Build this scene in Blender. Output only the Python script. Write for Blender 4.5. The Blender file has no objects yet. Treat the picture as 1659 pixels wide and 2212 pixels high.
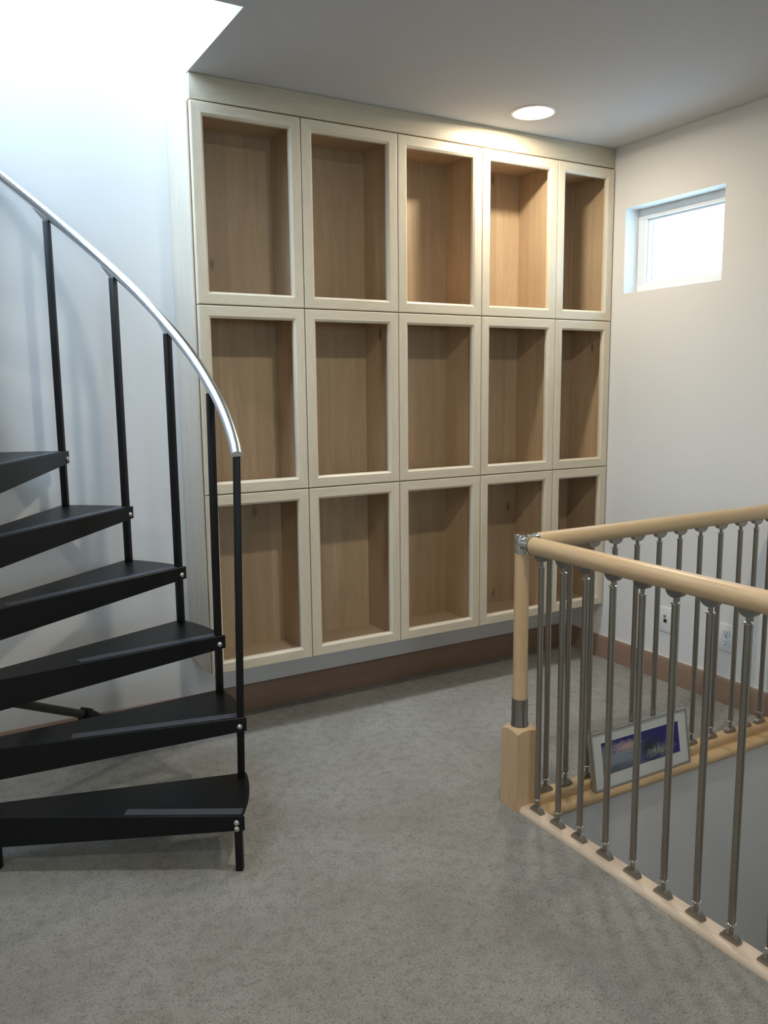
import bpy, bmesh, math, random
from mathutils import Vector, Matrix
random.seed(7)
PI = math.pi
scene = bpy.context.scene
COL = scene.collection

# ------------------------------------------------------------------ camera
cam_d = bpy.data.cameras.new('camera')
cam = bpy.data.objects.new('camera', cam_d)
COL.objects.link(cam)
CAM_LOC = Vector((-0.9328, -2.9575, 1.3528))
yaw, pitch, roll = 0.5190, -0.1482, -0.0104
fw = Vector((math.sin(yaw) * math.cos(pitch), math.cos(yaw) * math.cos(pitch), math.sin(pitch)))
rt0 = Vector((math.cos(yaw), -math.sin(yaw), 0))
up0 = rt0.cross(fw)
rt = math.cos(roll) * rt0 + math.sin(roll) * up0
up = -math.sin(roll) * rt0 + math.cos(roll) * up0
m = Matrix.Identity(4)
for i in range(3):
    m[i][0], m[i][1], m[i][2], m[i][3] = rt[i], up[i], -fw[i], CAM_LOC[i]
cam.matrix_world = m
cam_d.sensor_fit = 'HORIZONTAL'
cam_d.sensor_width = 36.0
cam_d.lens = 36.0 * 1785.2 / 1659.0
cam_d.clip_start = 0.05
scene.camera = cam

# ------------------------------------------------------------------ world, daylight openings, exposure
SKY = 16.5
world = bpy.data.worlds.new('overcast_sky')
scene.world = world
world.use_nodes = True
bg = world.node_tree.nodes['Background']
bg.inputs['Color'].default_value = (0.62, 0.795, 1.0, 1)
bg.inputs['Strength'].default_value = SKY

def portal(name, loc, rot, sx, sy):
    """Sampling portal: emits nothing, only guides the sky light through an opening."""
    l = bpy.data.lights.new(name, 'AREA')
    l.shape = 'RECTANGLE'; l.size = sx; l.size_y = sy
    l.cycles.is_portal = True
    o = bpy.data.objects.new(name, l); COL.objects.link(o)
    o.location = loc; o.rotation_euler = rot
    return o
# openings (see the structure below): small side window; unseen skylight, upper and rear windows added for daylight
SKYL = (-3.15, -0.9, -1.7, 0.35)            # x0 x1 y0 y1 of the added roof light
UPLEFT = (-1.9, 1.2, 3.15, 4.75)          # y0 y1 z0 z1 of the added upper side window (in the wall at x = -3.2)
UPWIN = (-1.6, -1.0, 3.35, 4.10)          # x0 x1 z0 z1 of the added upper window (in the wall at y = -2.2)
WIN = (-0.609, -0.070, 1.780, 2.162)      # y0 y1 z0 z1 of the small window
REAR = (-1.1, -0.3, 1.20, 2.00)            # x0 x1 z0 z1 of the fill window added behind the viewer
ROOF_Z = 4.9
portal('portal_skylight', ((SKYL[0] + SKYL[1]) / 2, (SKYL[2] + SKYL[3]) / 2, ROOF_Z), (0, 0, 0), SKYL[1] - SKYL[0], SKYL[3] - SKYL[2])
portal('portal_upper', ((UPWIN[0] + UPWIN[1]) / 2, -2.2, (UPWIN[2] + UPWIN[3]) / 2), (PI / 2, 0, 0), UPWIN[1] - UPWIN[0], UPWIN[3] - UPWIN[2])
portal('portal_upper_left', (-3.2, (UPLEFT[0] + UPLEFT[1]) / 2, (UPLEFT[2] + UPLEFT[3]) / 2), (0, -PI / 2, 0), UPLEFT[3] - UPLEFT[2], UPLEFT[1] - UPLEFT[0])
portal('portal_side', (2.13, (WIN[0] + WIN[1]) / 2, (WIN[2] + WIN[3]) / 2), (0, PI / 2, 0), WIN[3] - WIN[2], WIN[1] - WIN[0])
portal('portal_rear', ((REAR[0] + REAR[1]) / 2, -5.2, (REAR[2] + REAR[3]) / 2), (PI / 2, 0, 0), REAR[1] - REAR[0], REAR[3] - REAR[2])

vs = scene.view_settings
vs.view_transform = 'Standard'
vs.look = 'None'
vs.gamma = 1.0
vs.exposure = 0.30
vs.use_curve_mapping = False
scene.cycles.use_denoising = True
scene.cycles.max_bounces = 10
scene.cycles.diffuse_bounces = 6
scene.cycles.caustics_reflective = False
scene.cycles.caustics_refractive = False
scene.cycles.sample_clamp_indirect = 6.0

# ------------------------------------------------------------------ materials
def new_mat(name):
    mt = bpy.data.materials.new(name); mt.use_nodes = True
    nt = mt.node_tree
    b = nt.nodes['Principled BSDF']
    return mt, nt, b

def N(nt, t, **kw):
    n = nt.nodes.new(t)
    for k, v in kw.items():
        setattr(n, k, v)
    return n

def ramp(nt, fac, stops):
    r = N(nt, 'ShaderNodeValToRGB')
    e = r.color_ramp.elements
    while len(e) < len(stops):
        e.new(0.5)
    for el, (p, c) in zip(e, stops):
        el.position = p; el.color = (*c, 1)
    nt.links.new(fac, r.inputs['Fac'])
    return r.outputs['Color']

def mixc(nt, fac, a, b, mode='MIX'):
    n = N(nt, 'ShaderNodeMix', data_type='RGBA', blend_type=mode)
    def put(sock, v):
        if hasattr(v, 'is_output') or isinstance(v, bpy.types.NodeSocket):
            nt.links.new(v, sock)
        elif isinstance(v, (int, float)):
            sock.default_value = v
        else:
            sock.default_value = (*v, 1)
    put(n.inputs[0], fac); put(n.inputs[6], a); put(n.inputs[7], b)
    return n.outputs[2]

def noise(nt, vec, scale, detail=3.0, rough=0.5, dist=0.0):
    n = N(nt, 'ShaderNodeTexNoise')
    n.inputs['Scale'].default_value = scale
    n.inputs['Detail'].default_value = detail
    n.inputs['Roughness'].default_value = rough
    n.inputs['Distortion'].default_value = dist
    if vec is not None:
        nt.links.new(vec, n.inputs['Vector'])
    return n.outputs['Fac']

def bump(nt, b, height, strength, dist=0.002):
    n = N(nt, 'ShaderNodeBump')
    n.inputs['Strength'].default_value = strength
    n.inputs['Distance'].default_value = dist
    nt.links.new(height, n.inputs['Height'])
    nt.links.new(n.outputs['Normal'], b.inputs['Normal'])

def obj_coord(nt, scale=(1, 1, 1), rnd=True):
    tc = N(nt, 'ShaderNodeTexCoord')
    mp = N(nt, 'ShaderNodeMapping')
    mp.inputs['Scale'].default_value = scale
    nt.links.new(tc.outputs['Object'], mp.inputs['Vector'])
    if rnd:
        oi = N(nt, 'ShaderNodeObjectInfo')
        mu = N(nt, 'ShaderNodeVectorMath', operation='SCALE')
        cb = N(nt, 'ShaderNodeCombineXYZ')
        for k in range(3):
            nt.links.new(oi.outputs['Random'], cb.inputs[k])
        nt.links.new(cb.outputs[0], mu.inputs[0]); mu.inputs['Scale'].default_value = 37.0
        nt.links.new(mu.outputs[0], mp.inputs['Location'])
    return mp.outputs['Vector']

def paint(name, col, tex=0.25, rough=0.85):
    mt, nt, b = new_mat(name)
    b.inputs['Base Color'].default_value = (*col, 1)
    b.inputs['Roughness'].default_value = rough
    v = obj_coord(nt, rnd=False)
    bump(nt, b, noise(nt, v, 130, 3), tex, 0.0012)
    return mt

def wood(name, light, dark, axis='z', rough=0.42, bands=0.0, knots=False):
    """Straight-grained wood; bands > 0 adds veneer leaves of differing tone across x."""
    mt, nt, b = new_mat(name)
    sc = {'z': (22, 22, 1.6), 'x': (1.6, 22, 22), 'y': (22, 1.6, 22)}[axis]
    v = obj_coord(nt, sc)
    f = noise(nt, v, 1.0, 5, 0.6, 0.6)
    c = ramp(nt, f, [(0.25, dark), (0.72, light)])
    fine = noise(nt, obj_coord(nt, tuple(s * 9 for s in sc)), 1.0, 2)
    c = mixc(nt, ramp(nt, fine, [(0.32, (0.24, 0.24, 0.24)), (0.58, (0, 0, 0))]), c, tuple(x * 0.7 for x in dark))
    blot = noise(nt, obj_coord(nt, (3, 3, 3)), 1.0, 2)
    c = mixc(nt, ramp(nt, blot, [(0.35, (0, 0, 0)), (0.75, (0.35, 0.35, 0.35))]), c, tuple(x * 0.88 for x in dark))
    if bands > 0:
        tc = N(nt, 'ShaderNodeTexCoord')
        sp = N(nt, 'ShaderNodeSeparateXYZ'); nt.links.new(tc.outputs['Object'], sp.inputs[0])
        oi = N(nt, 'ShaderNodeObjectInfo')
        ma = N(nt, 'ShaderNodeMath', operation='MULTIPLY_ADD'); ma.inputs[1].default_value = 7.0
        nt.links.new(sp.outputs['X'], ma.inputs[0])
        ms = N(nt, 'ShaderNodeMath', operation='MULTIPLY'); ms.inputs[1].default_value = 91.0
        nt.links.new(oi.outputs['Random'], ms.inputs[0]); nt.links.new(ms.outputs[0], ma.inputs[2])
        fl = N(nt, 'ShaderNodeMath', operation='FLOOR'); nt.links.new(ma.outputs[0], fl.inputs[0])
        wn = N(nt, 'ShaderNodeTexWhiteNoise', noise_dimensions='1D'); nt.links.new(fl.outputs[0], wn.inputs['W'])
        c = mixc(nt, ramp(nt, wn.outputs['Value'], [(0.0, (0, 0, 0)), (1.0, (bands,) * 3)]), c, tuple(x * 0.72 for x in dark))
    if knots:
        vv = N(nt, 'ShaderNodeTexVoronoi'); vv.inputs['Scale'].default_value = 1.0
        nt.links.new(obj_coord(nt, (5, 5, 2.2)), vv.inputs['Vector'])
        c = mixc(nt, ramp(nt, vv.outputs['Distance'], [(0.03, (0.7, 0.7, 0.7)), (0.075, (0, 0, 0))]), c, (0.12, 0.07, 0.04))
    nt.links.new(c, b.inputs['Base Color'])
    b.inputs['Roughness'].default_value = rough
    bump(nt, b, fine, 0.06, 0.0008)
    return mt

def plain(name, col, rough=0.5, metal=0.0, bscale=0, bstr=0.0, spec=0.5):
    mt, nt, b = new_mat(name)
    b.inputs['Specular IOR Level'].default_value = spec
    b.inputs['Base Color'].default_value = (*col, 1)
    b.inputs['Roughness'].default_value = rough
    b.inputs['Metallic'].default_value = metal
    if bscale:
        bump(nt, b, noise(nt, obj_coord(nt, rnd=False), bscale, 3), bstr, 0.001)
    return mt

def brushed(name, col, rough, axis='z', streak=0.15):
    mt, nt, b = new_mat(name)
    s = {'z': (3, 3, 400), 'x': (400, 3, 3), 'round': (400, 400, 3)}[axis]
    f = noise(nt, obj_coord(nt, s), 1.0, 2)
    c = ramp(nt, f, [(0.3, tuple(x * (1 - streak) for x in col)), (0.7, tuple(min(1, x * (1 + streak)) for x in col))])
    nt.links.new(c, b.inputs['Base Color'])
    b.inputs['Metallic'].default_value = 1.0
    b.inputs['Roughness'].default_value = rough
    return mt

def emit(name, col, s):
    mt, nt, b = new_mat(name)
    b.inputs['Base Color'].default_value = (*col, 1)
    b.inputs['Emission Color'].default_value = (*col, 1)
    b.inputs['Emission Strength'].default_value = s
    return mt

def glass_pane(name, tint=(0.93, 0.97, 0.96)):
    mt = bpy.data.materials.new(name); mt.use_nodes = True
    nt = mt.node_tree; nt.nodes.clear()
    out = N(nt, 'ShaderNodeOutputMaterial')
    tr = N(nt, 'ShaderNodeBsdfTransparent'); tr.inputs['Color'].default_value = (*tint, 1)
    gl = N(nt, 'ShaderNodeBsdfGlossy'); gl.inputs['Roughness'].default_value = 0.02
    lw = N(nt, 'ShaderNodeLayerWeight'); lw.inputs['Blend'].default_value = 0.5
    pw = N(nt, 'ShaderNodeMath', operation='POWER'); pw.inputs[1].default_value = 5.0
    nt.links.new(lw.outputs['Facing'], pw.inputs[0])
    fr = N(nt, 'ShaderNodeMath', operation='MULTIPLY_ADD'); fr.inputs[1].default_value = 0.96; fr.inputs[2].default_value = 0.04
    nt.links.new(pw.outputs[0], fr.inputs[0])
    mx = N(nt, 'ShaderNodeMixShader')
    nt.links.new(fr.outputs[0], mx.inputs[0]); nt.links.new(tr.outputs[0], mx.inputs[1]); nt.links.new(gl.outputs[0], mx.inputs[2])
    nt.links.new(mx.outputs[0], out.inputs['Surface'])
    return mt

def carpet_mat():
    mt, nt, b = new_mat('carpet_pile')
    v = obj_coord(nt, rnd=False)
    f1 = noise(nt, v, 250, 4, 0.75)
    f2 = noise(nt, v, 110, 3, 0.7)
    f3 = noise(nt, v, 3.0, 3, 0.55)
    f4 = noise(nt, v, 26, 4, 0.65)
    c = ramp(nt, f1, [(0.30, (0.12, 0.112, 0.098)), (0.44, (0.47, 0.452, 0.41)), (0.56, (0.58, 0.563, 0.515)), (0.72, (0.74, 0.725, 0.68))])
    c = mixc(nt, ramp(nt, f2, [(0.34, (0.55, 0.55, 0.55)), (0.47, (0, 0, 0))]), c, (0.17, 0.155, 0.13))
    c = mixc(nt, ramp(nt, f4, [(0.34, (0.38, 0.38, 0.38)), (0.52, (0, 0, 0))]), c, (0.25, 0.232, 0.20))
    c = mixc(nt, ramp(nt, f4, [(0.52, (0, 0, 0)), (0.70, (0.22, 0.22, 0.22))]), c, (0.60, 0.585, 0.545))
    c = mixc(nt, ramp(nt, f3, [(0.38, (0.0, 0.0, 0.0)), (0.68, (0.34, 0.34, 0.34))]), c, (0.29, 0.258, 0.205))
    nt.links.new(c, b.inputs['Base Color'])
    b.inputs['Roughness'].default_value = 1.0
    b.inputs['Specular IOR Level'].default_value = 0.1
    s = N(nt, 'ShaderNodeMath', operation='ADD'); nt.links.new(f1, s.inputs[0]); nt.links.new(f2, s.inputs[1])
    bump(nt, b, s.outputs[0], 0.9, 0.008)
    return mt

def print_mat():
    """Small landscape print: deep blue sky, pale pink cloud glow, grey-blue water, dark tree, pale grass (local x 0..1, z 0..1)."""
    mt, nt, b = new_mat('landscape_print')
    tc = N(nt, 'ShaderNodeTexCoord')
    g = tc.outputs['Generated']
    sp = N(nt, 'ShaderNodeSeparateXYZ'); nt.links.new(g, sp.inputs[0])
    X, Z = sp.outputs['X'], sp.outputs['Z']
    def blob(cx, cz, rx, rz, soft=0.5):
        vm = N(nt, 'ShaderNodeVectorMath', operation='SUBTRACT'); nt.links.new(g, vm.inputs[0]); vm.inputs[1].default_value = (cx, 0.5, cz)
        vd = N(nt, 'ShaderNodeVectorMath', operation='MULTIPLY'); nt.links.new(vm.outputs[0], vd.inputs[0]); vd.inputs[1].default_value = (1 / rx, 0, 1 / rz)
        ln = N(nt, 'ShaderNodeVectorMath', operation='LENGTH'); nt.links.new(vd.outputs[0], ln.inputs[0])
        nz = noise(nt, g, 9, 4)
        ad = N(nt, 'ShaderNodeMath', operation='MULTIPLY_ADD'); ad.inputs[1].default_value = 0.7
        nt.links.new(nz, ad.inputs[0]); nt.links.new(ln.outputs['Value'], ad.inputs[2])
        return ramp(nt, ad.outputs[0], [(1.0 - soft * 0.9, (1, 1, 1)), (1.0, (0, 0, 0))]) if False else ramp(nt, ad.outputs[0], [(0.55, (1, 1, 1)), (1.0, (0, 0, 0))])
    c = (0.018, 0.012, 0.17)
    c = mixc(nt, blob(0.16, 0.34, 0.80, 1.05), c, (0.24, 0.29, 0.34))
    c = mixc(nt, blob(0.10, 0.02, 0.75, 0.48), c, (0.10, 0.125, 0.135))
    c = mixc(nt, blob(0.31, 0.70, 0.32, 0.30), c, (0.50, 0.34, 0.33))
    c = mixc(nt, blob(0.60, 0.42, 0.26, 0.75), c, (0.02, 0.028, 0.035))
    st = noise(nt, obj_coord(nt, (260, 1, 26), False), 1.0, 3)
    gr = mixc(nt, ramp(nt, st, [(0.4, (0, 0, 0)), (0.62, (1, 1, 1))]), (0.05, 0.07, 0.07), (0.42, 0.47, 0.42))
    c = mixc(nt, blob(0.74, 0.26, 0.36, 0.36), c, gr)
    nt.links.new(c, b.inputs['Base Color'])
    b.inputs['Roughness'].default_value = 0.25
    return mt

M = {}
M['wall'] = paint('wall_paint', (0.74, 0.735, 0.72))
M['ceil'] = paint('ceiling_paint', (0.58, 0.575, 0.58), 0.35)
M['carpet'] = carpet_mat()
M['maple_v'] = wood('maple_vertical', (0.77, 0.69, 0.545), (0.66, 0.57, 0.43), 'z', 0.38)
M['maple_h'] = wood('maple_horizontal', (0.77, 0.69, 0.545), (0.66, 0.57, 0.43), 'x', 0.38)
M['maple_fascia'] = wood('maple_fascia', (0.66, 0.585, 0.44), (0.56, 0.48, 0.35), 'x', 0.42)
M['ply_v'] = wood('maple_plywood_upright', (0.66, 0.50, 0.325), (0.47, 0.335, 0.20), 'z', 0.5, bands=0.6, knots=True)
M['ply_h'] = wood('maple_plywood_flat', (0.62, 0.48, 0.33), (0.51, 0.38, 0.25), 'x', 0.5)
M['ply_end'] = wood('maple_end_panel', (0.62, 0.545, 0.455), (0.51, 0.44, 0.355), 'z', 0.45)
M['base'] = wood('baseboard_wood_x', (0.32, 0.205, 0.140), (0.25, 0.152, 0.100), 'x', 0.45)
M['base_y'] = wood('baseboard_wood_y', (0.34, 0.225, 0.160), (0.27, 0.172, 0.120), 'y', 0.45)
M['rail_y'] = wood('rail_maple_y', (0.66, 0.485, 0.295), (0.57, 0.40, 0.225), 'y', 0.32)
M['rail_x'] = wood('rail_maple_x', (0.68, 0.50, 0.29), (0.58, 0.41, 0.22), 'x', 0.32)
M['rail_z'] = wood('rail_maple_z', (0.70, 0.485, 0.285), (0.60, 0.395, 0.215), 'z', 0.35)
M['sill_y'] = wood('sill_maple_y', (0.78, 0.64, 0.50), (0.68, 0.53, 0.39), 'y', 0.35)
M['sill_x'] = wood('sill_maple_x', (0.64, 0.45, 0.25), (0.54, 0.36, 0.18), 'x', 0.35)
M['black'] = plain('black_powder_coat', (0.0060, 0.0062, 0.0070), 0.45, 0.0, 350, 0.12, 0.30)
M['tread'] = plain('black_tread_coat', (0.0060, 0.0066, 0.0078), 0.38, 0.0, 220, 0.10, 0.24)
M['nose_grey'] = plain('nose_strip_grey', (0.050, 0.054, 0.066), 0.55, 0.0, 500, 0.3)
M['alu'] = brushed('polished_aluminium', (0.83, 0.86, 0.90), 0.22, 'round', 0.04)
M['steel'] = brushed('brushed_steel', (0.36, 0.335, 0.30), 0.29, 'round', 0.06)
M['steel_b'] = plain('steel_bracket', (0.33, 0.305, 0.275), 0.33, 1.0)
M['chrome'] = plain('chromed_steel', (0.70, 0.69, 0.66), 0.14, 1.0)
M['bolt'] = plain('zinc_bolt', (0.55, 0.54, 0.50), 0.35, 0.9)
M['brace'] = plain('bronze_brace', (0.050, 0.042, 0.036), 0.45, 0.3)
M['plastic'] = plain('white_plastic', (0.78, 0.79, 0.80), 0.35)
M['vinyl'] = plain('white_vinyl', (0.80, 0.81, 0.82), 0.4)
M['dark'] = plain('dark_slot', (0.02, 0.02, 0.022), 0.6)
M['glass'] = glass_pane('window_glass')
M['glass_low'] = glass_pane('tinted_window_glass', (0.58, 0.66, 0.68))
M['frame'] = brushed('satin_aluminium_frame', (0.42, 0.43, 0.41), 0.42, 'x', 0.06)
M['mat'] = plain('mat_board', (0.66, 0.67, 0.63), 0.8, 0.0, 300, 0.05)
M['print'] = print_mat()
M['trimring'] = plain('lamp_trim', (0.80, 0.78, 0.72), 0.4)
M['can'] = plain('lamp_reflector', (0.85, 0.80, 0.70), 0.25, 0.6)
M['bulb'] = emit('lamp_bulb', (1.0, 0.86, 0.66), 14.0)
M['seam'] = plain('shadow_gap_seal', (0.035, 0.027, 0.02), 0.8)

# ------------------------------------------------------------------ mesh helpers
class MB:
    def __init__(s):
        s.v = []; s.f = []
    def add(s, vs, fs):
        o = len(s.v); s.v += [tuple(p) for p in vs]; s.f += [tuple(i + o for i in f) for f in fs]; return s
    def box(s, x0, x1, y0, y1, z0, z1):
        return s.add([(x0, y0, z0), (x1, y0, z0), (x1, y1, z0), (x0, y1, z0), (x0, y0, z1), (x1, y0, z1), (x1, y1, z1), (x0, y1, z1)],
                     [(0, 3, 2, 1), (4, 5, 6, 7), (0, 1, 5, 4), (1, 2, 6, 5), (2, 3, 7, 6), (3, 0, 4, 7)])
    def lathe(s, prof, n=24, mat=None, cap=True):
        """prof: (radius, z) from bottom to top, around z; mat places it."""
        vs = []; fs = []
        for r, z in prof:
            for k in range(n):
                a = 2 * PI * k / n; vs.append(Vector((r * math.cos(a), r * math.sin(a), z)))
        for j in range(len(prof) - 1):
            for k in range(n):
                k2 = (k + 1) % n
                fs.append((j * n + k, j * n + k2, (j + 1) * n + k2, (j + 1) * n + k))
        if cap:
            fs.append(tuple(range(n - 1, -1, -1))); fs.append(tuple((len(prof) - 1) * n + k for k in range(n)))
        if mat is not None:
            vs = [mat @ p for p in vs]
        return s.add(vs, fs)
    def cyl(s, p0, p1, r, n=20, chamfer=0.0):
        p0 = Vector(p0); p1 = Vector(p1); d = p1 - p0; L = d.length
        mt = Matrix.Translation(p0) @ d.to_track_quat('Z', 'Y').to_matrix().to_4x4()
        c = chamfer
        prof = [(r, 0), (r, L)] if not c else [(r - c, 0), (r, c), (r, L - c), (r - c, L)]
        return s.lathe(prof, n, mt)
    def tube(s, pts, r, n=14):
        pts = [Vector(p) for p in pts]
        vs = []; fs = []
        for i, p in enumerate(pts):
            t = (pts[min(i + 1, len(pts) - 1)] - pts[max(i - 1, 0)]).normalized()
            side = t.cross(Vector((0, 0, 1))).normalized(); u = side.cross(t)
            for k in range(n):
                a = 2 * PI * k / n; vs.append(p + r * (math.cos(a) * side + math.sin(a) * u))
        for i in range(len(pts) - 1):
            for k in range(n):
                k2 = (k + 1) % n; fs.append((i * n + k, (i + 1) * n + k, (i + 1) * n + k2, i * n + k2))
        fs.append(tuple(range(n))); fs.append(tuple((len(pts) - 1) * n + k for k in range(n - 1, -1, -1)))
        return s.add(vs, fs)
    def prism(s, prof, fn, a, b):
        """extrude closed 2-D profile; fn(u, v, t) -> 3-D."""
        n = len(prof)
        vs = [fn(u, v, a) for u, v in prof] + [fn(u, v, b) for u, v in prof]
        fs = [(i, (i + 1) % n, n + (i + 1) % n, n + i) for i in range(n)]
        fs += [tuple(range(n - 1, -1, -1)), tuple(range(n, 2 * n))]
        return s.add(vs, fs)
    def mesh(s, name, mat, bevel=0.0, seg=2, smooth=35):
        bm = bmesh.new()
        vv = [bm.verts.new(p) for p in s.v]
        for f in s.f:
            try: bm.faces.new([vv[i] for i in f])
            except ValueError: pass
        bmesh.ops.recalc_face_normals(bm, faces=bm.faces)
        if bevel:
            es = [e for e in bm.edges if len(e.link_faces) == 2 and e.calc_face_angle(0) > 0.6]
            bmesh.ops.bevel(bm, geom=es, offset=bevel, segments=seg, affect='EDGES', profile=0.5)
        me = bpy.data.meshes.new(name); bm.to_mesh(me); bm.free()
        me.materials.append(mat)
        if smooth:
            me.shade_smooth(); me.set_sharp_from_angle(angle=math.radians(smooth))
        return me
    def build(s, name, mat, parent=None, loc=(0, 0, 0), rz=0.0, **kw):
        return link(name, s.mesh(name, mat, **kw), parent, loc, rz)

def link(name, me, parent=None, loc=(0, 0, 0), rz=0.0):
    o = bpy.data.objects.new(name, me); COL.objects.link(o)
    o.location = loc; o.rotation_euler = (0, 0, rz)
    if parent is not None: o.parent = parent
    return o

def tag(o, label=None, cat=None, group=None, kind=None):
    if label: o['label'] = label
    if cat: o['category'] = cat
    if group: o['group'] = group
    if kind: o['kind'] = kind
    return o

def empty(name, loc, rz=0.0):
    o = bpy.data.objects.new(name, None); COL.objects.link(o)
    o.location = loc; o.rotation_euler = (0, 0, rz); o.empty_display_size = 0.05
    return o

def struct(name, mb, mat, label, cat, parent=None, **kw):
    o = mb.build(name, mat, parent, **kw)
    if parent is None: tag(o, label, cat, kind='structure')
    return o

# ------------------------------------------------------------------ the room
XL, XR, YB, YF = -3.2, 2.018, 0.270, -5.2
ZC, ZU = 2.440, 2.714                      # ceiling, upper floor level
HOLE = (-2.20, 0.0, -0.542, YB)            # ceiling opening over the spiral stair
WX, WY0, WY1 = 0.728, -3.4, -1.020         # stairwell: left edge, near end, far end
LAMP = (1.337, -0.221)
T = 0.14

fl = MB()
fl.box(XL, 0.676, YF, YB, -0.26, 0.0)
fl.box(0.676, XR, -0.945, YB, -0.26, 0.0)
fl.box(0.676, XR, YF, WY0, -0.26, 0.0)
struct('floor', fl, M['carpet'], 'grey beige flecked carpet around the stairwell', 'floor', smooth=0)

# ceiling slab with the stair opening and the round lamp hole
LR = 0.078
ce = MB()
lx, ly, q = LAMP[0], LAMP[1], 0.12
ce.box(0.0, lx - q, YF, YB, ZC, ZU); ce.box(lx + q, XR, YF, YB, ZC, ZU)
ce.box(lx - q, lx + q, YF, ly - q, ZC, ZU); ce.box(lx - q, lx + q, ly + q, YB, ZC, ZU)
ce.box(XL, 0.0, YF, HOLE[2], ZC, ZU)
ce.box(XL, HOLE[0], HOLE[2], YB, ZC, ZU)
n = 32
vs_, fs_ = [], []
for k in range(n):
    a = 2 * PI * k / n; c, s_ = math.cos(a), math.sin(a); mm = q / max(abs(c), abs(s_))
    vs_ += [(lx + LR * c, ly + LR * s_, ZC), (lx + mm * c, ly + mm * s_, ZC), (lx + LR * c, ly + LR * s_, ZC + 0.14)]
for k in range(n):
    a, b_ = 3 * k, 3 * ((k + 1) % n)
    fs_ += [(a, a + 1, b_ + 1, b_), (a, b_, b_ + 2, a + 2)]
fs_.append(tuple(3 * k + 2 for k in range(n)))
ce.add(vs_, fs_)
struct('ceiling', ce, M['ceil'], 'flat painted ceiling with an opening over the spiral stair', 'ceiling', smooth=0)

struct('wall_back', MB().box(XL - T, XR + T, YB, YB + T, -0.26, ZU), M['wall'], 'pale painted wall behind the cabinets and spiral stair', 'wall', smooth=0)
# right wall with the window hole
rw = MB()
y0, y1, z0, z1 = WIN
rw.box(XR, XR + T, YF, y0, -2.9, ZU); rw.box(XR, XR + T, y1, YB, -2.9, ZU)
rw.box(XR, XR + T, y0, y1, -2.9, z0); rw.box(XR, XR + T, y0, y1, z1, ZU)
struct('wall_right', rw, M['wall'], 'pale painted wall with the small high window', 'wall', smooth=0)
struct('wall_left', MB().box(XL - T, XL, YF - T, YB, -0.26, ZU), M['wall'], 'pale painted wall beyond the spiral stair', 'wall', smooth=0)
rr = MB()
x0, x1, z0, z1 = REAR
rr.box(XL, x0, YF - T, YF, -0.26, ZU); rr.box(x1, XR + T, YF - T, YF, -0.26, ZU)
rr.box(x0, x1, YF - T, YF, -0.26, z0); rr.box(x0, x1, YF - T, YF, z1, ZU)
struct('wall_front', rr, M['wall'], 'pale painted wall with an added window', 'wall', smooth=0)
# stairwell shell
sw = MB()
sw.box(0.70, XR, WY1, -0.945, -2.9, -0.014)
struct('wall_stairwell', sw, M['wall'], 'painted stairwell wall below the wooden nosing', 'wall', smooth=0)
struct('wall_stairwell_side', MB().box(0.60, WX - 0.004, WY0, WY1, -2.9, -0.26), M['wall'], 'painted side wall of the stairwell', 'wall', smooth=0)
struct('wall_stairwell_end', MB().box(0.60, XR, WY0 - T, WY0, -2.9, -0.26), M['wall'], 'painted end wall of the stairwell', 'wall', smooth=0)
struct('floor_lower', MB().box(0.60, XR, WY0, WY1, -2.9, -2.8), M['carpet'], 'carpet at the bottom of the stairwell', 'floor', smooth=0)
# room above the stair opening
UX0, UX1, UY0, UY1 = -3.2, 1.0, -2.2, 1.5
struct('floor_upper', MB().box(UX0 - T, UX1 + T, YB + T, UY1 + T, ZU - 0.2, ZU), M['wall'], 'floor of the storey above', 'floor', smooth=0)
struct('wall_upper_back', MB().box(UX0 - T, UX1 + T, UY1, UY1 + T, ZU, ROOF_Z), M['wall'], 'pale wall of the storey above', 'wall', smooth=0)
struct('wall_upper_right', MB().box(UX1, UX1 + T, UY0, UY1, ZU, ROOF_Z), M['wall'], 'pale side wall of the storey above', 'wall', smooth=0)
ul = MB(); y0, y1, z0, z1 = UPLEFT
ul.box(UX0 - T, UX0, UY0, y0, ZU, ROOF_Z); ul.box(UX0 - T, UX0, y1, UY1, ZU, ROOF_Z)
ul.box(UX0 - T, UX0, y0, y1, ZU, z0); ul.box(UX0 - T, UX0, y0, y1, z1, ROOF_Z)
struct('wall_upper_left', ul, M['wall'], 'pale far side wall of the storey above', 'wall', smooth=0)
uw = MB(); x0, x1, z0, z1 = UPWIN
uw.box(UX0, x0, UY0 - T, UY0, ZU, ROOF_Z); uw.box(x1, UX1, UY0 - T, UY0, ZU, ROOF_Z)
uw.box(x0, x1, UY0 - T, UY0, ZU, z0); uw.box(x0, x1, UY0 - T, UY0, z1, ROOF_Z)
struct('wall_upper_front', uw, M['wall'], 'pale wall of the storey above with an added window', 'wall', smooth=0)
rf = MB(); x0, x1, y0, y1 = SKYL
rf.box(UX0, x0, UY0, UY1, ROOF_Z, ROOF_Z + T); rf.box(x1, UX1, UY0, UY1, ROOF_Z, ROOF_Z + T)
rf.box(x0, x1, UY0, y0, ROOF_Z, ROOF_Z + T); rf.box(x0, x1, y1, UY1, ROOF_Z, ROOF_Z + T)
struct('ceiling_upper', rf, M['ceil'], 'ceiling with an added roof light above the stair', 'ceiling', smooth=0)

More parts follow.
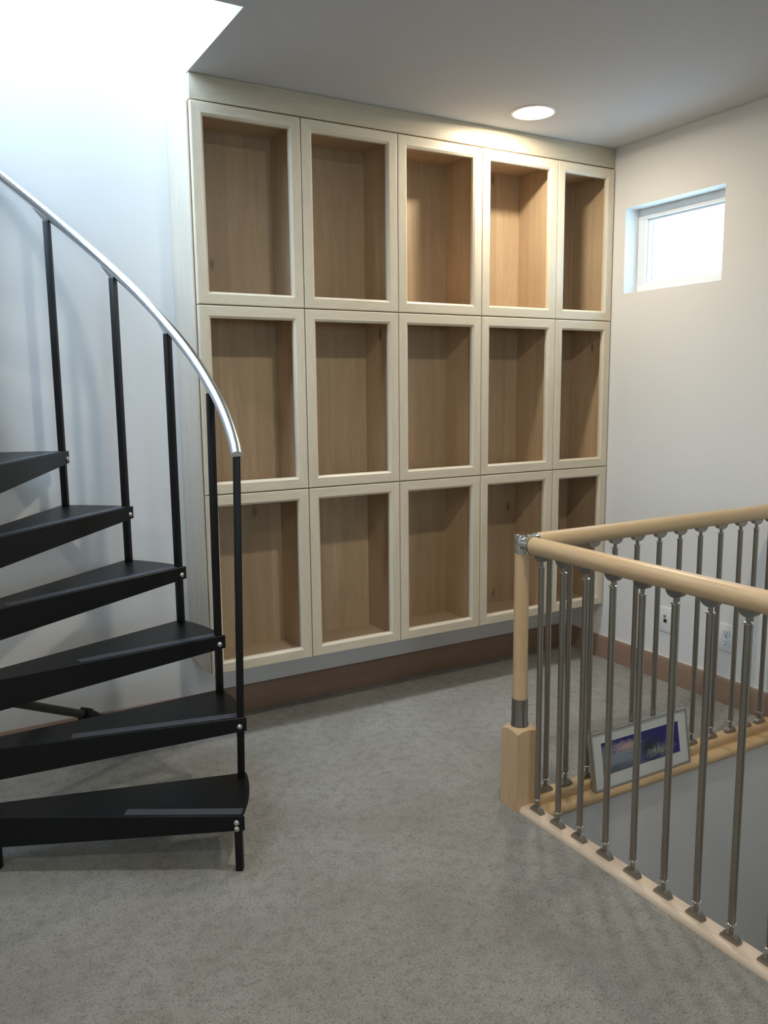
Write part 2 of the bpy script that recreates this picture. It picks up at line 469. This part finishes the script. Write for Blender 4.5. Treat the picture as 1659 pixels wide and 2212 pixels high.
# small window in the right wall
def window(name, label, plane, o, a0, a1, z0, z1, fw_=0.045, d0=0.0, d1=0.05):
    """frame of four members and a pane, in a hole; plane 'x' (wall normal x) or 'y'."""
    P = (lambda n_, a, z: (o + n_, a, z)) if plane == 'x' else (lambda n_, a, z: (a, o + n_, z))
    def bx(mb, n0, n1, b0, b1, c0, c1):
        p, q_ = P(n0, b0, c0), P(n1, b1, c1)
        return mb.box(min(p[0], q_[0]), max(p[0], q_[0]), min(p[1], q_[1]), max(p[1], q_[1]), c0, c1)
    f = MB()
    g = 0.001
    a0 += g; a1 -= g; z0 += g; z1 -= g
    bx(f, d0, d1, a0, a1, z0, z0 + fw_); bx(f, d0, d1, a0, a1, z1 - fw_, z1)
    bx(f, d0, d1, a0, a0 + fw_, z0 + fw_, z1 - fw_); bx(f, d0, d1, a1 - fw_, a1, z0 + fw_, z1 - fw_)
    root = f.build(name, M['vinyl'], bevel=0.002)
    tag(root, label, 'window', kind='structure')
    s = MB(); w2 = 0.010; i0, i1, k0, k1 = a0 + fw_, a1 - fw_, z0 + fw_, z1 - fw_
    mid0, mid1 = d0 + (d1 - d0) * 0.35, d1
    bx(s, mid0, mid1, i0, i1, k0, k0 + w2); bx(s, mid0, mid1, i0, i1, k1 - w2, k1)
    bx(s, mid0, mid1, i0, i0 + w2, k0 + w2, k1 - w2); bx(s, mid0, mid1, i1 - w2, i1, k0 + w2, k1 - w2)
    s.build('window_sash', M['vinyl'], root, bevel=0.001)
    p = MB(); md = (d0 + d1) / 2 + 0.012 * (1 if d1 > d0 else -1)
    bx(p, md, md + 0.004, i0 + w2, i1 - w2, k0 + w2, k1 - w2)
    p.build('window_pane', M['glass_low'] if name == 'window_1' else M['glass'], root, smooth=0)
    return root
window('window_1', 'small high window with a white vinyl frame and a deep plastered reveal', 'x', XR + 0.082, WIN[0], WIN[1], WIN[2], WIN[3])
window('window_2', 'unseen window added for fill light, with a white vinyl frame', 'y', YF - 0.13, REAR[0], REAR[1], REAR[2], REAR[3], 0.06)
window('window_3', 'unseen window added for daylight in the storey above', 'y', UY0 - 0.13, UPWIN[0], UPWIN[1], UPWIN[2], UPWIN[3], 0.06)

window('window_4', 'unseen side window added for daylight in the storey above', 'x', UX0 - 0.13, UPLEFT[0], UPLEFT[1], UPLEFT[2], UPLEFT[3], 0.06)

# baseboards
M['cap'] = plain('pale_lit_edge', (0.70, 0.62, 0.53), 0.6)
def baseboard(name, label, plane, o, a0, a1, sgn, h=0.112, t=0.014):
    prof = [(0, 0), (t, 0), (t, h - 0.010), (t - 0.004, h - 0.003), (t - 0.008, h), (0, h)]
    mb = MB()
    fn = (lambda u, v, tt: (tt, o + sgn * u, v)) if plane == 'y' else (lambda u, v, tt: (o + sgn * u, tt, v))
    mb.prism(prof, fn, a0, a1)
    return struct(name, mb, M['base'] if plane == 'y' else M['base_y'], label, 'baseboard')
baseboard('baseboard_back', 'reddish brown wooden baseboard under the hanging cabinets', 'y', YB, XL, XR - 0.014, -1)
bbr = baseboard('baseboard_right', 'reddish brown wooden baseboard below the small window', 'x', XR, -0.995, YB, -1)

MB().box(XR - 0.0075, XR - 0.0004, -0.995, YB - 0.014, 0.1122, 0.1150).build('lit_edge_line', M['cap'], bbr, smooth=0)  # pale strip paints the light caught along the baseboard's top edge

# stairwell edge trims
def nosing_prof(w, zt, zb, r):
    """profile in (across, z); rounded on the across = 0 side"""
    k = 8; pts = []
    c = (zt + zb) / 2; rr_ = (zt - zb) / 2
    for i in range(k + 1):
        a = PI / 2 + PI * i / k
        pts.append((r + r * math.cos(a), c + rr_ * math.sin(a)))
    pts += [(w, zb), (w, zt - 0.003), (w - 0.003, zt)]
    return pts
t1 = MB(); t1.prism(nosing_prof(0.060, 0.017, -0.020, 0.016), lambda u, v, t: (0.668 + u, t, v), WY0, -1.008)
struct('trim_1', t1, M['sill_y'], 'pale maple bullnose sill beside the carpet carrying the near run of balusters', 'trim')
t2 = MB()
up_prof = [(0, -0.012), (0, 0.006), (0.003, 0.012), (0.009, 0.016), (0.050, 0.016), (0.050, -0.012)]
t2.prism(up_prof, lambda u, v, t: (t, -0.992 + u, v), 0.744, XR)
struct('trim_2', t2, M['sill_x'], 'honey maple sill strip carrying the far run of balusters', 'trim')
t3 = MB()
t3.prism(nosing_prof(0.095, -0.012, -0.046, 0.016), lambda u, v, t: (t, -1.042 + u, v), WX + 0.002, XR)
struct('trim_3', t3, M['sill_x'], 'honey maple nosing along the stairwell edge under the picture', 'trim')

# header board above the cabinets and the drywall soffit behind it
CW, CW5, CH, CZ = 0.4175, 0.3427, 0.6914, 0.2757
CX = [0, CW, 2 * CW, 3 * CW, 4 * CW, 4 * CW + CW5]
ZT = CZ + 3 * CH
tag(MB().box(0.002, XR - 0.002, 0.006, 0.024, ZT + 0.004, ZC - 0.001).build('trim_4', M['maple_fascia'], bevel=0.001),
    'maple header board between the top cabinets and the ceiling', 'trim', kind='structure')
tag(MB().box(0.0005, XR - 0.002, 0.0245, YB, ZT + 0.003, ZC).build('soffit', M['wall'], smooth=0),
    'white plastered soffit end above the cabinets', 'soffit', kind='structure')

# ------------------------------------------------------------------ cabinets
ordc = ['first', 'second', 'third', 'fourth', 'last']
def door_stick(W, H, side, fwid=0.045, th=0.020):
    """one mitred member of a door frame; profile has an eased outer edge and a bevelled inner edge"""
    prof = [(0.0, th), (0.0, 0.0035), (0.0010, 0.0010), (0.0035, 0.0), (fwid - 0.0085, 0.0), (fwid - 0.0008, 0.0065), (fwid, 0.0080), (fwid, th)]
    L = W if side in 'bt' else H
    n_ = len(prof)
    va, vb = [], []
    for d, y in prof:
        for lst, e in ((va, d), (vb, L - d)):
            if side == 'b': lst.append((e, y, d))
            if side == 't': lst.append((e, y, H - d))
            if side == 'l': lst.append((d, y, e))
            if side == 'r': lst.append((W - d, y, e))
    fs = [(i, (i + 1) % n_, n_ + (i + 1) % n_, n_ + i) for i in range(n_)] + [tuple(range(n_)), tuple(range(n_, 2 * n_))]
    return MB().add(va + vb, fs)

def cabinet_meshes(W, H):
    g = 0.0016; t = 0.017; D0, D1 = 0.0215, 0.262
    w0, w1 = 0.0008, W - 0.0008; h0, h1 = 0.0005, H - 0.0005
    d = {}
    d['side_l'] = MB().box(w0, w0 + t, D0, D1, h0, h1).mesh('side_panel', M['ply_v'], smooth=0)
    d['side_r'] = MB().box(w1 - t, w1, D0, D1, h0, h1).mesh('side_panel', M['ply_v'], smooth=0)
    d['bot'] = MB().box(w0 + t, w1 - t, D0, D1, h0, h0 + t).mesh('bottom_panel', M['ply_h'], smooth=0)
    d['top'] = MB().box(w0 + t, w1 - t, D0, D1, h1 - t, h1).mesh('top_panel', M['ply_h'], smooth=0)
    d['back'] = MB().box(w0 + t, w1 - t, D1 - 0.009, D1, h0 + t, h1 - t).mesh('back_panel', M['ply_v'], smooth=0)
    for s in 'bt': d['d' + s] = door_stick(W - 2 * g, H - 2 * g, s).mesh('rail', M['maple_h'], smooth=0)
    for s in 'lr': d['d' + s] = door_stick(W - 2 * g, H - 2 * g, s).mesh('stile', M['maple_v'], smooth=0)
    d['g'] = g
    return d
MESH = {CW: cabinet_meshes(CW, CH), CW5: cabinet_meshes(CW5, CH)}
rown = ['bottom', 'middle', 'top']
for r in range(3):
    for c in range(5):
        W = CW if c < 4 else CW5
        d = MESH[W]; g = d['g']
        root = empty('wall_cabinet', (CX[c], 0, CZ + r * CH))
        where = ['beside the spiral stair', 'second from the stair side', 'third from the stair side', 'fourth from the stair side', 'against the window wall'][c]
        narrow = 'narrower ' if c == 4 else ''
        tag(root, f'{narrow}maple cabinet with open door frame, {rown[r]} row, {where}', 'cabinet', 'maple wall cabinets')
        for nm, key in (('side_panel', 'side_l'), ('side_panel', 'side_r'), ('bottom_panel', 'bot'), ('top_panel', 'top'), ('back_panel', 'back')):
            link(nm, d[key], root)
        door = link('door', d['dl'], root, (g, 0, g))
        for nm, key in (('stile', 'dr'), ('rail', 'db'), ('rail', 'dt')):
            link(nm, d[key], door)
tag(MB().box(-0.0070, -0.0006, 0.0225, YB - 0.001, CZ, ZT).build('cabinet_end_panel', M['ply_end'], bevel=0.001),
    'tall pale maple end panel closing the cabinets beside the spiral stair', 'panel')

# ------------------------------------------------------------------ recessed ceiling light
lamp = empty('recessed_ceiling_light', (LAMP[0], LAMP[1], ZC))
tag(lamp, 'round recessed downlight glowing in the ceiling close in front of the cabinets', 'ceiling light', 'recessed downlights')
MB().lathe([(LR - 0.004, 0.004), (LR - 0.003, -0.003), (LR + 0.004, -0.0055), (LR + 0.012, -0.003), (LR + 0.0135, -0.0002), (LR - 0.002, -0.0001), (LR - 0.004, 0.004)], 40, cap=False).build('trim_ring', M['trimring'], lamp)
MB().lathe([(LR - 0.003, 0.0), (LR - 0.006, 0.05), (0.055, 0.095), (0.03, 0.11)], 40, cap=False).build('reflector', M['can'], lamp)
MB().lathe([(0.004, 0.004), (0.030, 0.007), (0.048, 0.016), (0.056, 0.030), (0.054, 0.045), (0.040, 0.070), (0.022, 0.092), (0.022, 0.105)], 32).build('bulb', M['bulb'], lamp)
def lamp_light(root):
    ld = bpy.data.lights.new('downlight', 'AREA'); ld.shape = 'DISK'; ld.size = 0.075; ld.energy = LAMP_W; ld.color = LAMP_C
    lo = bpy.data.objects.new('downlight', ld); COL.objects.link(lo); lo.parent = root; lo.location = (0, 0, -0.001)
LAMP_W, LAMP_C = 9.0, (1.0, 0.89, 0.72)
FILL_W, FILL_C = 12.5, (1.0, 0.935, 0.82)
lamp_light(lamp)
FILL_LAMPS = [((0.30, -1.55), 'unseen downlight added as fill, in the ceiling facing the cabinets from mid room'),
        ((-0.45, -3.70), 'unseen downlight added as fill, in the ceiling near the rear window'),
        ((-2.20, -2.35), 'unseen downlight added as fill, in the ceiling beyond the spiral stair')]
for (x, y), lb in FILL_LAMPS:  # out-of-view downlights added as fill for the room
    r2 = lamp.copy(); COL.objects.link(r2); r2.location = (x, y, ZC - 0.0005); r2['label'] = lb; r2['group'] = 'recessed downlights'
    for ch in [c for c in lamp.children if c.type == 'MESH' and c.name.split('.')[0] == 'trim_ring']:
        c2 = ch.copy(); COL.objects.link(c2); c2.parent = r2
    MB().lathe([(LR - 0.004, -0.001), (0.05, -0.0025), (0.004, -0.003)], 32).build('bulb', M['bulb'], r2)
    ld = bpy.data.lights.new('downlight', 'AREA'); ld.shape = 'DISK'; ld.size = 0.12; ld.energy = FILL_W * (0.30 if y < -3 else 1.0); ld.color = FILL_C
    lo = bpy.data.objects.new('downlight', ld); COL.objects.link(lo); lo.parent = r2; lo.location = (0, 0, -0.008)

# ------------------------------------------------------------------ wall plates
def plate_base(name, loc, label, cat):
    root = empty(name, loc); tag(root, label, cat)
    MB().box(-0.006, -0.0002, -0.036, 0.036, -0.058, 0.058).build('face_plate', M['plastic'], root, bevel=0.002)
    return root
p1 = plate_base('data_wall_plate', (XR, -0.398, 0.289), 'white wall plate with a coax connector and a square data jack', 'wall plate')
MB().cyl((-0.006, 0, 0.018), (-0.013, 0, 0.018), 0.0055, 12).build('coax_connector', M['bolt'], p1)
MB().box(-0.0068, -0.0060, -0.009, 0.009, -0.014, 0.003).build('data_jack', M['dark'], p1, smooth=0)
p2 = plate_base('power_outlet', (XR, -0.727, 0.289), 'white duplex power outlet with two sockets', 'power outlet')
for dz in (0.021, -0.021):
    rc = MB().box(-0.0085, -0.006, -0.017, 0.017, dz - 0.014, dz + 0.014).build('socket', M['plastic'], p2, bevel=0.002)
    sl = MB()
    sl.box(-0.0090, -0.0084, 0.0055, 0.0075, dz - 0.001, dz + 0.008); sl.box(-0.0090, -0.0084, -0.0075, -0.0055, dz - 0.001, dz + 0.008)
    sl.cyl((-0.0084, 0, dz - 0.0075), (-0.0090, 0, dz - 0.0075), 0.0028, 10)
    sl.build('socket_holes', M['dark'], rc, smooth=0)
MB().cyl((-0.006, 0, 0), (-0.0075, 0, 0), 0.003, 10).build('screw', M['bolt'], p2)

# ------------------------------------------------------------------ balustrade around the stairwell
AX, AY, RZ, RR = 0.701, -0.966, 0.871, 0.0275
bal = empty('balustrade', (AX, AY, 0.0))
tag(bal, 'maple handrail balustrade with brushed steel balusters around the stairwell', 'balustrade')
# newel block: square with a conically turned top
hw, zt, nn = 0.041, 0.2745, 8
pb = MB(); per = []
for sx, sy, dx, dy in ((-1, -1, 1, 0), (1, -1, 0, 1), (1, 1, -1, 0), (-1, 1, 0, -1)):
    for k in range(nn):
        f = 2.0 * k / nn
        per.append((hw * (sx + dx * f), hw * (sy + dy * f)))
np_ = len(per)
topz = [zt - 0.0 - max(0.0, (math.hypot(x, y) - 0.030)) * 0.52 for x, y in per]
vs_ = [(x, y, 0.0) for x, y in per] + [(x, y, z) for (x, y), z in zip(per, topz)] + [(x * 0.030 / math.hypot(x, y), y * 0.030 / math.hypot(x, y), zt) for x, y in per]
fs_ = [(i, (i + 1) % np_, np_ + (i + 1) % np_, np_ + i) for i in range(np_)] + [(np_ + i, np_ + (i + 1) % np_, 2 * np_ + (i + 1) % np_, 2 * np_ + i) for i in range(np_)]
fs_ += [tuple(range(np_ - 1, -1, -1)), tuple(range(2 * np_, 3 * np_))]
pb.add(vs_, fs_)
newel = pb.build('newel_post', M['rail_z'], bal, smooth=14)
fer = MB().lathe([(0.0290, zt), (0.0290, zt + 0.004), (0.0265, zt + 0.012), (0.0262, zt + 0.090)], 32).build('ferrule', M['steel'], newel)
tag(fer, 'brushed steel ferrule')
dow = MB().lathe([(0.0235, zt + 0.080), (0.0235, 0.846)], 32).build('dowel', M['rail_z'], newel)
cn = MB()
cn.lathe([(0.0245, 0.8405), (0.0245, 0.8655)], 32)
cn.lathe([(0.0225, 0.8655), (0.0225, 0.868)], 32)
cn.lathe([(0.0245, 0.868), (0.0245, 0.898), (0.0225, 0.901)], 32)
cn.cyl((0, -0.012, RZ), (0, -0.052, RZ), 0.0242, 28)
cn.cyl((0, -0.052, RZ), (0, -0.054, RZ), 0.0290, 28)
cn.cyl((0.012, 0, RZ), (0.052, 0, RZ), 0.0242, 28)
cn.cyl((0.052, 0, RZ), (0.054, 0, RZ), 0.0290, 28)
for z in (0.855, 0.885):
    cn.cyl((-0.0235, -0.004, z), (-0.0262, -0.004, z), 0.0035, 10)
con = cn.build('corner_connector', M['chrome'], newel)
tag(con, 'polished steel corner connector')
MB().cyl((0, -0.054, RZ), (0, WY0 - AY + 0.03, RZ), RR, 36, 0.003).build('handrail', M['rail_y'], bal)
MB().cyl((0.054, 0, RZ), (XR - AX - 0.002, 0, RZ), RR, 36, 0.003).build('handrail', M['rail_x'], bal)

newel2 = link('newel_post', newel.data, bal, (0, WY0 - AY + 0.045, 0.0165))
for src in (fer, dow): link(src.name.split('.')[0], src.data, newel2)
BASE_Z = 0.0165
def half_moon(mb, z, sgn, axis, wid=0.026, hgt=0.020, thick=0.0095):
    k = 12
    prof = [(wid * math.cos(PI * i / k), sgn * hgt * math.sin(PI * i / k)) for i in range(k + 1)]
    fn = (lambda u, v, t: (t, u, z + v)) if axis == 'y' else (lambda u, v, t: (u, t, z + v))
    return mb.prism(prof, fn, -thick, thick)
def baluster_meshes(axis):
    z0 = BASE_Z
    tube = MB().lathe([(0.0092, z0 + 0.044), (0.0092, 0.812)], 20).mesh('baluster', M['steel'])
    ends = []; cols = []
    for bot in (True, False):
        e = MB()
        if bot:
            half_moon(e, z0, 1, axis)
            zr, zn0, zn1 = z0 + 0.043, z0 + 0.018, z0 + 0.043
        else:
            zb_ = RZ - RR + 0.004
            half_moon(e, zb_, -1, axis)
            zr, zn0, zn1 = 0.813, 0.813, zb_ - 0.014
        e.lathe([(0.0058, zn0), (0.0058, zn1)], 16)
        col_ = MB(); cols.append(col_)
        col_.lathe([(0.0092, zr - 0.0034), (0.0122, zr - 0.0018), (0.0122, zr + 0.0012), (0.0070, zr + 0.0032)] if not bot else [(0.0070, zr - 0.0032), (0.0122, zr - 0.0012), (0.0122, zr + 0.0018), (0.0092, zr + 0.0034)], 20)
        if bot:
            for s_ in (-1, 1):
                p0 = (0, s_ * 0.0175, z0 + 0.0135) if axis == 'y' else (s_ * 0.0175, 0, z0 + 0.0135)
                p1_ = (0, s_ * 0.0192, z0 + 0.0155) if axis == 'y' else (s_ * 0.0192, 0, z0 + 0.0155)
                e.cyl(p0, p1_, 0.0035, 10)
        ends.append(e.mesh('bracket', M['steel_b'], smooth=40))
    ends += [c_.mesh('collar', M['chrome'], smooth=40) for c_ in cols]
    return tube, ends
TB = {a: baluster_meshes(a) for a in 'xy'}
front = [-1.060, -1.156, -1.250, -1.355, -1.460, -1.568, -1.673, -1.777] 
while front[-1] > WY0 + 0.15: front.append(front[-1] - 0.104)
back = [0.815, 0.902, 1.000, 1.102, 1.206, 1.315, 1.4185, 1.5265, 1.637, 1.748, 1.839, 1.924]
for axis, lst in (('y', front), ('x', back)):
    tb, ends = TB[axis]
    for v in lst:
        loc = (0, v - AY, 0) if axis == 'y' else (v - AX, 0, 0)
        o = link('baluster', tb, bal, loc)
        link('foot_bracket', ends[0], o); link('rail_bracket', ends[1], o); link('collar', ends[2], o); link('collar', ends[3], o)

# ------------------------------------------------------------------ framed picture leaning on the far balusters
PW, PH, PD = 0.470, 0.200, 0.020
pic = empty('framed_picture', (0.984, -1.0285, -0.0119))
lean = math.radians(-9.2)
pic.rotation_euler = (lean, 0, 0)
tag(pic, 'small panoramic landscape print in a silver frame leaning against the balusters', 'picture')
ff = MB(); e = 0.006
ff.box(0, PW, 0, PD, 0, e); ff.box(0, PW, 0, PD, PH - e, PH)
ff.box(0, e, 0, PD, e, PH - e); ff.box(PW - e, PW, 0, PD, e, PH - e)
ff.build('picture_frame', M['frame'], pic, bevel=0.0008)
MB().box(e, PW - e, 0.004, 0.012, e, PH - e).build('mat_board', M['mat'], pic, smooth=0)
MB().box(0.046, PW - 0.048, 0.0030, 0.0042, 0.050, PH - 0.040).build('landscape_print', M['print'], pic, smooth=0)

# ------------------------------------------------------------------ spiral staircase
SX, SY, SR, TH0, DTH, ZB0, RISE, RAILH, DROP = -0.83, -0.4762, 0.7208, -0.5631, 0.3193, 0.1439, 0.1948, 0.8147, 0.1676
NT = 13
stair = empty('spiral_staircase', (SX, SY, 0))
tag(stair, 'black steel spiral staircase with open wedge treads and aluminium handrail', 'staircase')
MB().lathe([(0.032, 0.0), (0.032, ZU + 0.9)], 24).build('centre_column', M['black'], stair)
# tread: local x radial, local y towards the climb, z = 0 top surface
def tread_mesh():
    k = 10
    Pf, Pb = (SR + 0.016, -0.004), (0.692, 0.262)
    outl = [(0.0, -0.030), Pf]
    for i in range(1, k):
        f = i / k
        bx_, by_ = Pf[0] + (Pb[0] - Pf[0]) * f, Pf[1] + (Pb[1] - Pf[1]) * f
        outl.append((bx_ + 0.014 * 4 * f * (1 - f), by_))
    outl += [Pb, (0.0, 0.052)]
    mb = MB(); n_ = len(outl)
    th_ = 0.006
    vs = [(x, y, 0) for x, y in outl] + [(x, y, -th_) for x, y in outl]
    fs = [tuple(range(n_)), tuple(range(2 * n_ - 1, n_ - 1, -1))] + [(i, n_ + i, n_ + (i + 1) % n_, (i + 1) % n_) for i in range(n_)]
    mb.add(vs, fs)
    # tapered front flange running past the end as a bolted tab
    def flange(p, q_, h0, h1, t, sgn):
        p = Vector((*p, 0)); q_ = Vector((*q_, 0)); dr = (q_ - p).normalized(); nr = Vector((-dr.y, dr.x, 0)) * t * sgn
        a = [p, q_, q_ + Vector((0, 0, -h1)), p + Vector((0, 0, -h0))]
        b_ = [x + nr for x in a]
        mb.add(a + b_, [(0, 1, 2, 3), (7, 6, 5, 4), (0, 4, 5, 1), (1, 5, 6, 2), (2, 6, 7, 3), (3, 7, 4, 0)])
    flange((0.0, -0.033), (SR + 0.021, -0.007), 0.094, 0.043, 0.005, 1)
    flange((0.0, 0.050), Pb, 0.060, 0.026, 0.004, -1)
    mb.lathe([(0.046, -0.094), (0.046, 0.001)], 24)
    return mb.mesh('tread', M['tread'], bevel=0.0015, seg=1)
def bolt_mesh():
    mt = Matrix.Translation((SR - 0.001, -0.0085, -0.027)) @ Matrix.Rotation(PI / 2, 4, 'X')
    return MB().lathe([(0.0085, 0.0), (0.0085, 0.0015), (0.0070, 0.0040), (0.0035, 0.0058), (0.0012, 0.0062)], 18, mt).mesh('bolt', M['bolt'])
def nose_strip_mesh(u0):  # paler grey strip along the front edge of a tread
    mb = MB()
    def P(u, v): return (u, -0.030 + (0.026 * u / (SR + 0.02)) + v)
    a = [P(u0, 0.006), P(SR + 0.010, 0.006), P(SR + 0.010, 0.040), P(u0, 0.040)]
    mb.add([(x, y, 0.0003) for x, y in a] + [(x, y, 0.0011) for x, y in a], [(3, 2, 1, 0), (4, 5, 6, 7), (0, 1, 5, 4), (1, 2, 6, 5), (2, 3, 7, 6), (3, 0, 4, 7)])
    return mb.mesh('nose_strip', M['nose_grey'], smooth=0)
TR, BO = tread_mesh(), bolt_mesh()
NOSE_STRIPS = [nose_strip_mesh(0.40), nose_strip_mesh(0.24), nose_strip_mesh(0.28), nose_strip_mesh(0.10)]
hs = 0.0105
def sq_post(z0, z1, lean=(0, 0)):
    mb = MB()
    vs = [(x, y, z0) for x, y in ((-hs, -hs), (hs, -hs), (hs, hs), (-hs, hs))] + [(x + lean[0], y + lean[1], z1) for x, y in ((-hs, -hs), (hs, -hs), (hs, hs), (-hs, hs))]
    return mb.add(vs, [(0, 3, 2, 1), (4, 5, 6, 7), (0, 1, 5, 4), (1, 2, 6, 5), (2, 3, 7, 6), (3, 0, 4, 7)])
railpts = []
def polar(i, r=SR):
    a = TH0 + i * DTH
    return Vector((r * math.cos(a), r * math.sin(a), 0)), a
def lean_of(i):
    k = {1: 0.0215, 2: 0.008}.get(i, 0.0)
    return (0.868 * k, -0.496 * k)
BALM = sq_post(-DROP, RAILH - 0.004).mesh('baluster', M['black'], bevel=0.002)
def rail_clip():
    mb = MB()
    prof = [(-0.009, -0.014), (0.009, -0.014), (0.013, 0.004), (0.040, 0.036), (0.044, 0.044), (-0.002, 0.034), (-0.009, 0.012)]
    mb.prism(prof, lambda u, v, t: (t, u, v), -0.006, 0.006)
    mb.cyl((0.006, 0.0, 0.0), (0.0095, 0.0, 0.0), 0.0052, 12)
    return mb.mesh('rail_clip', M['alu'], bevel=0.001, seg=1)
CLIP = rail_clip()
for i in range(NT):
    pos, a = polar(i)
    zt_ = ZB0 + i * RISE + 0.027
    tr = link('tread', TR, stair, (0, 0, zt_), a)
    bo = link('bolt', BO, tr)
    if i == 0:
        bo.location = (0, 0, 0.008)
        link('bolt', BO, tr, (0, 0, -0.010))
    if i < 6:
        link('nose_strip', NOSE_STRIPS[min(i, 3)], tr)
    inner, _ = polar(i, SR)
    nrm = Vector((-math.sin(a), math.cos(a), 0))
    bp = pos + nrm * 0.009
    if i == 0:
        MB_ = sq_post(0.0, zt_ - 0.008).build('foot_post', M['black'], stair, (bp.x, bp.y, 0), a, bevel=0.002)
        continue
    ln = lean_of(i)
    if ln != (0.0, 0.0) and abs(ln[0]) > 1e-6:
        ca, sa = math.cos(-a), math.sin(-a)
        lx_, ly_ = ln[0] * ca - ln[1] * sa, ln[0] * sa + ln[1] * ca
        me = sq_post(-DROP, RAILH + (0.016 if i == 1 else -0.004), (lx_, ly_)).mesh('baluster', M['black'], bevel=0.002)
    else:
        lx_ = ly_ = 0.0; me = BALM
    b_ = link('baluster', me, stair, (bp.x, bp.y, ZB0 + i * RISE), a)
    if i > 1: link('rail_clip', CLIP, b_, (lx_, ly_, RAILH - 0.004))
for s_ in range(0, (NT - 1) * 10 + 1):
    i = 1 + s_ / 10.0 - 0.06
    if i > NT - 1: break
    pos, a = polar(i)
    k0, k1 = lean_of(int(math.floor(max(i, 1)))), lean_of(int(math.floor(max(i, 1))) + 1)
    f = max(0.0, i - math.floor(max(i, 1)))
    lnx, lny = k0[0] + (k1[0] - k0[0]) * f, k0[1] + (k1[1] - k0[1]) * f
    nrm = Vector((-math.sin(a), math.cos(a), 0))
    p = pos + nrm * 0.009
    railpts.append((p.x + lnx, p.y + lny, ZB0 + i * RISE + RAILH + 0.024))
MB().tube(railpts, 0.0170, 18).build('handrail', M['alu'], stair)
# brace from the column to the floor with a clamp joint
A0, A1 = Vector((0.0, 0.0, 0.515)), Vector((0.745, 0.640, 0.012))
br = MB().cyl(A0, A1, 0.0135, 16).build('floor_brace', M['brace'], stair)
jp = A0.lerp(A1, 0.44); dr = (A1 - A0).normalized()
rot = dr.to_track_quat('Z', 'Y').to_matrix().to_4x4()
jm = MB()
for z0_, z1_, r_ in ((-0.018, 0.018, 0.026),):
    jm.lathe([(r_ - 0.004, z0_), (r_, z0_ + 0.004), (r_, z1_ - 0.004), (r_ - 0.004, z1_)], 6, Matrix.Translation(jp) @ rot)
jm.lathe([(0.017, 0.018), (0.019, 0.035), (0.015, 0.060)], 14, Matrix.Translation(jp) @ rot)
jm.build('clamp_joint', M['black'], br)
MB().lathe([(0.040, 0.0), (0.040, 0.006), (0.020, 0.016)], 20, Matrix.Translation((A1.x, A1.y, 0.0))).build('foot_plate', M['black'], br)
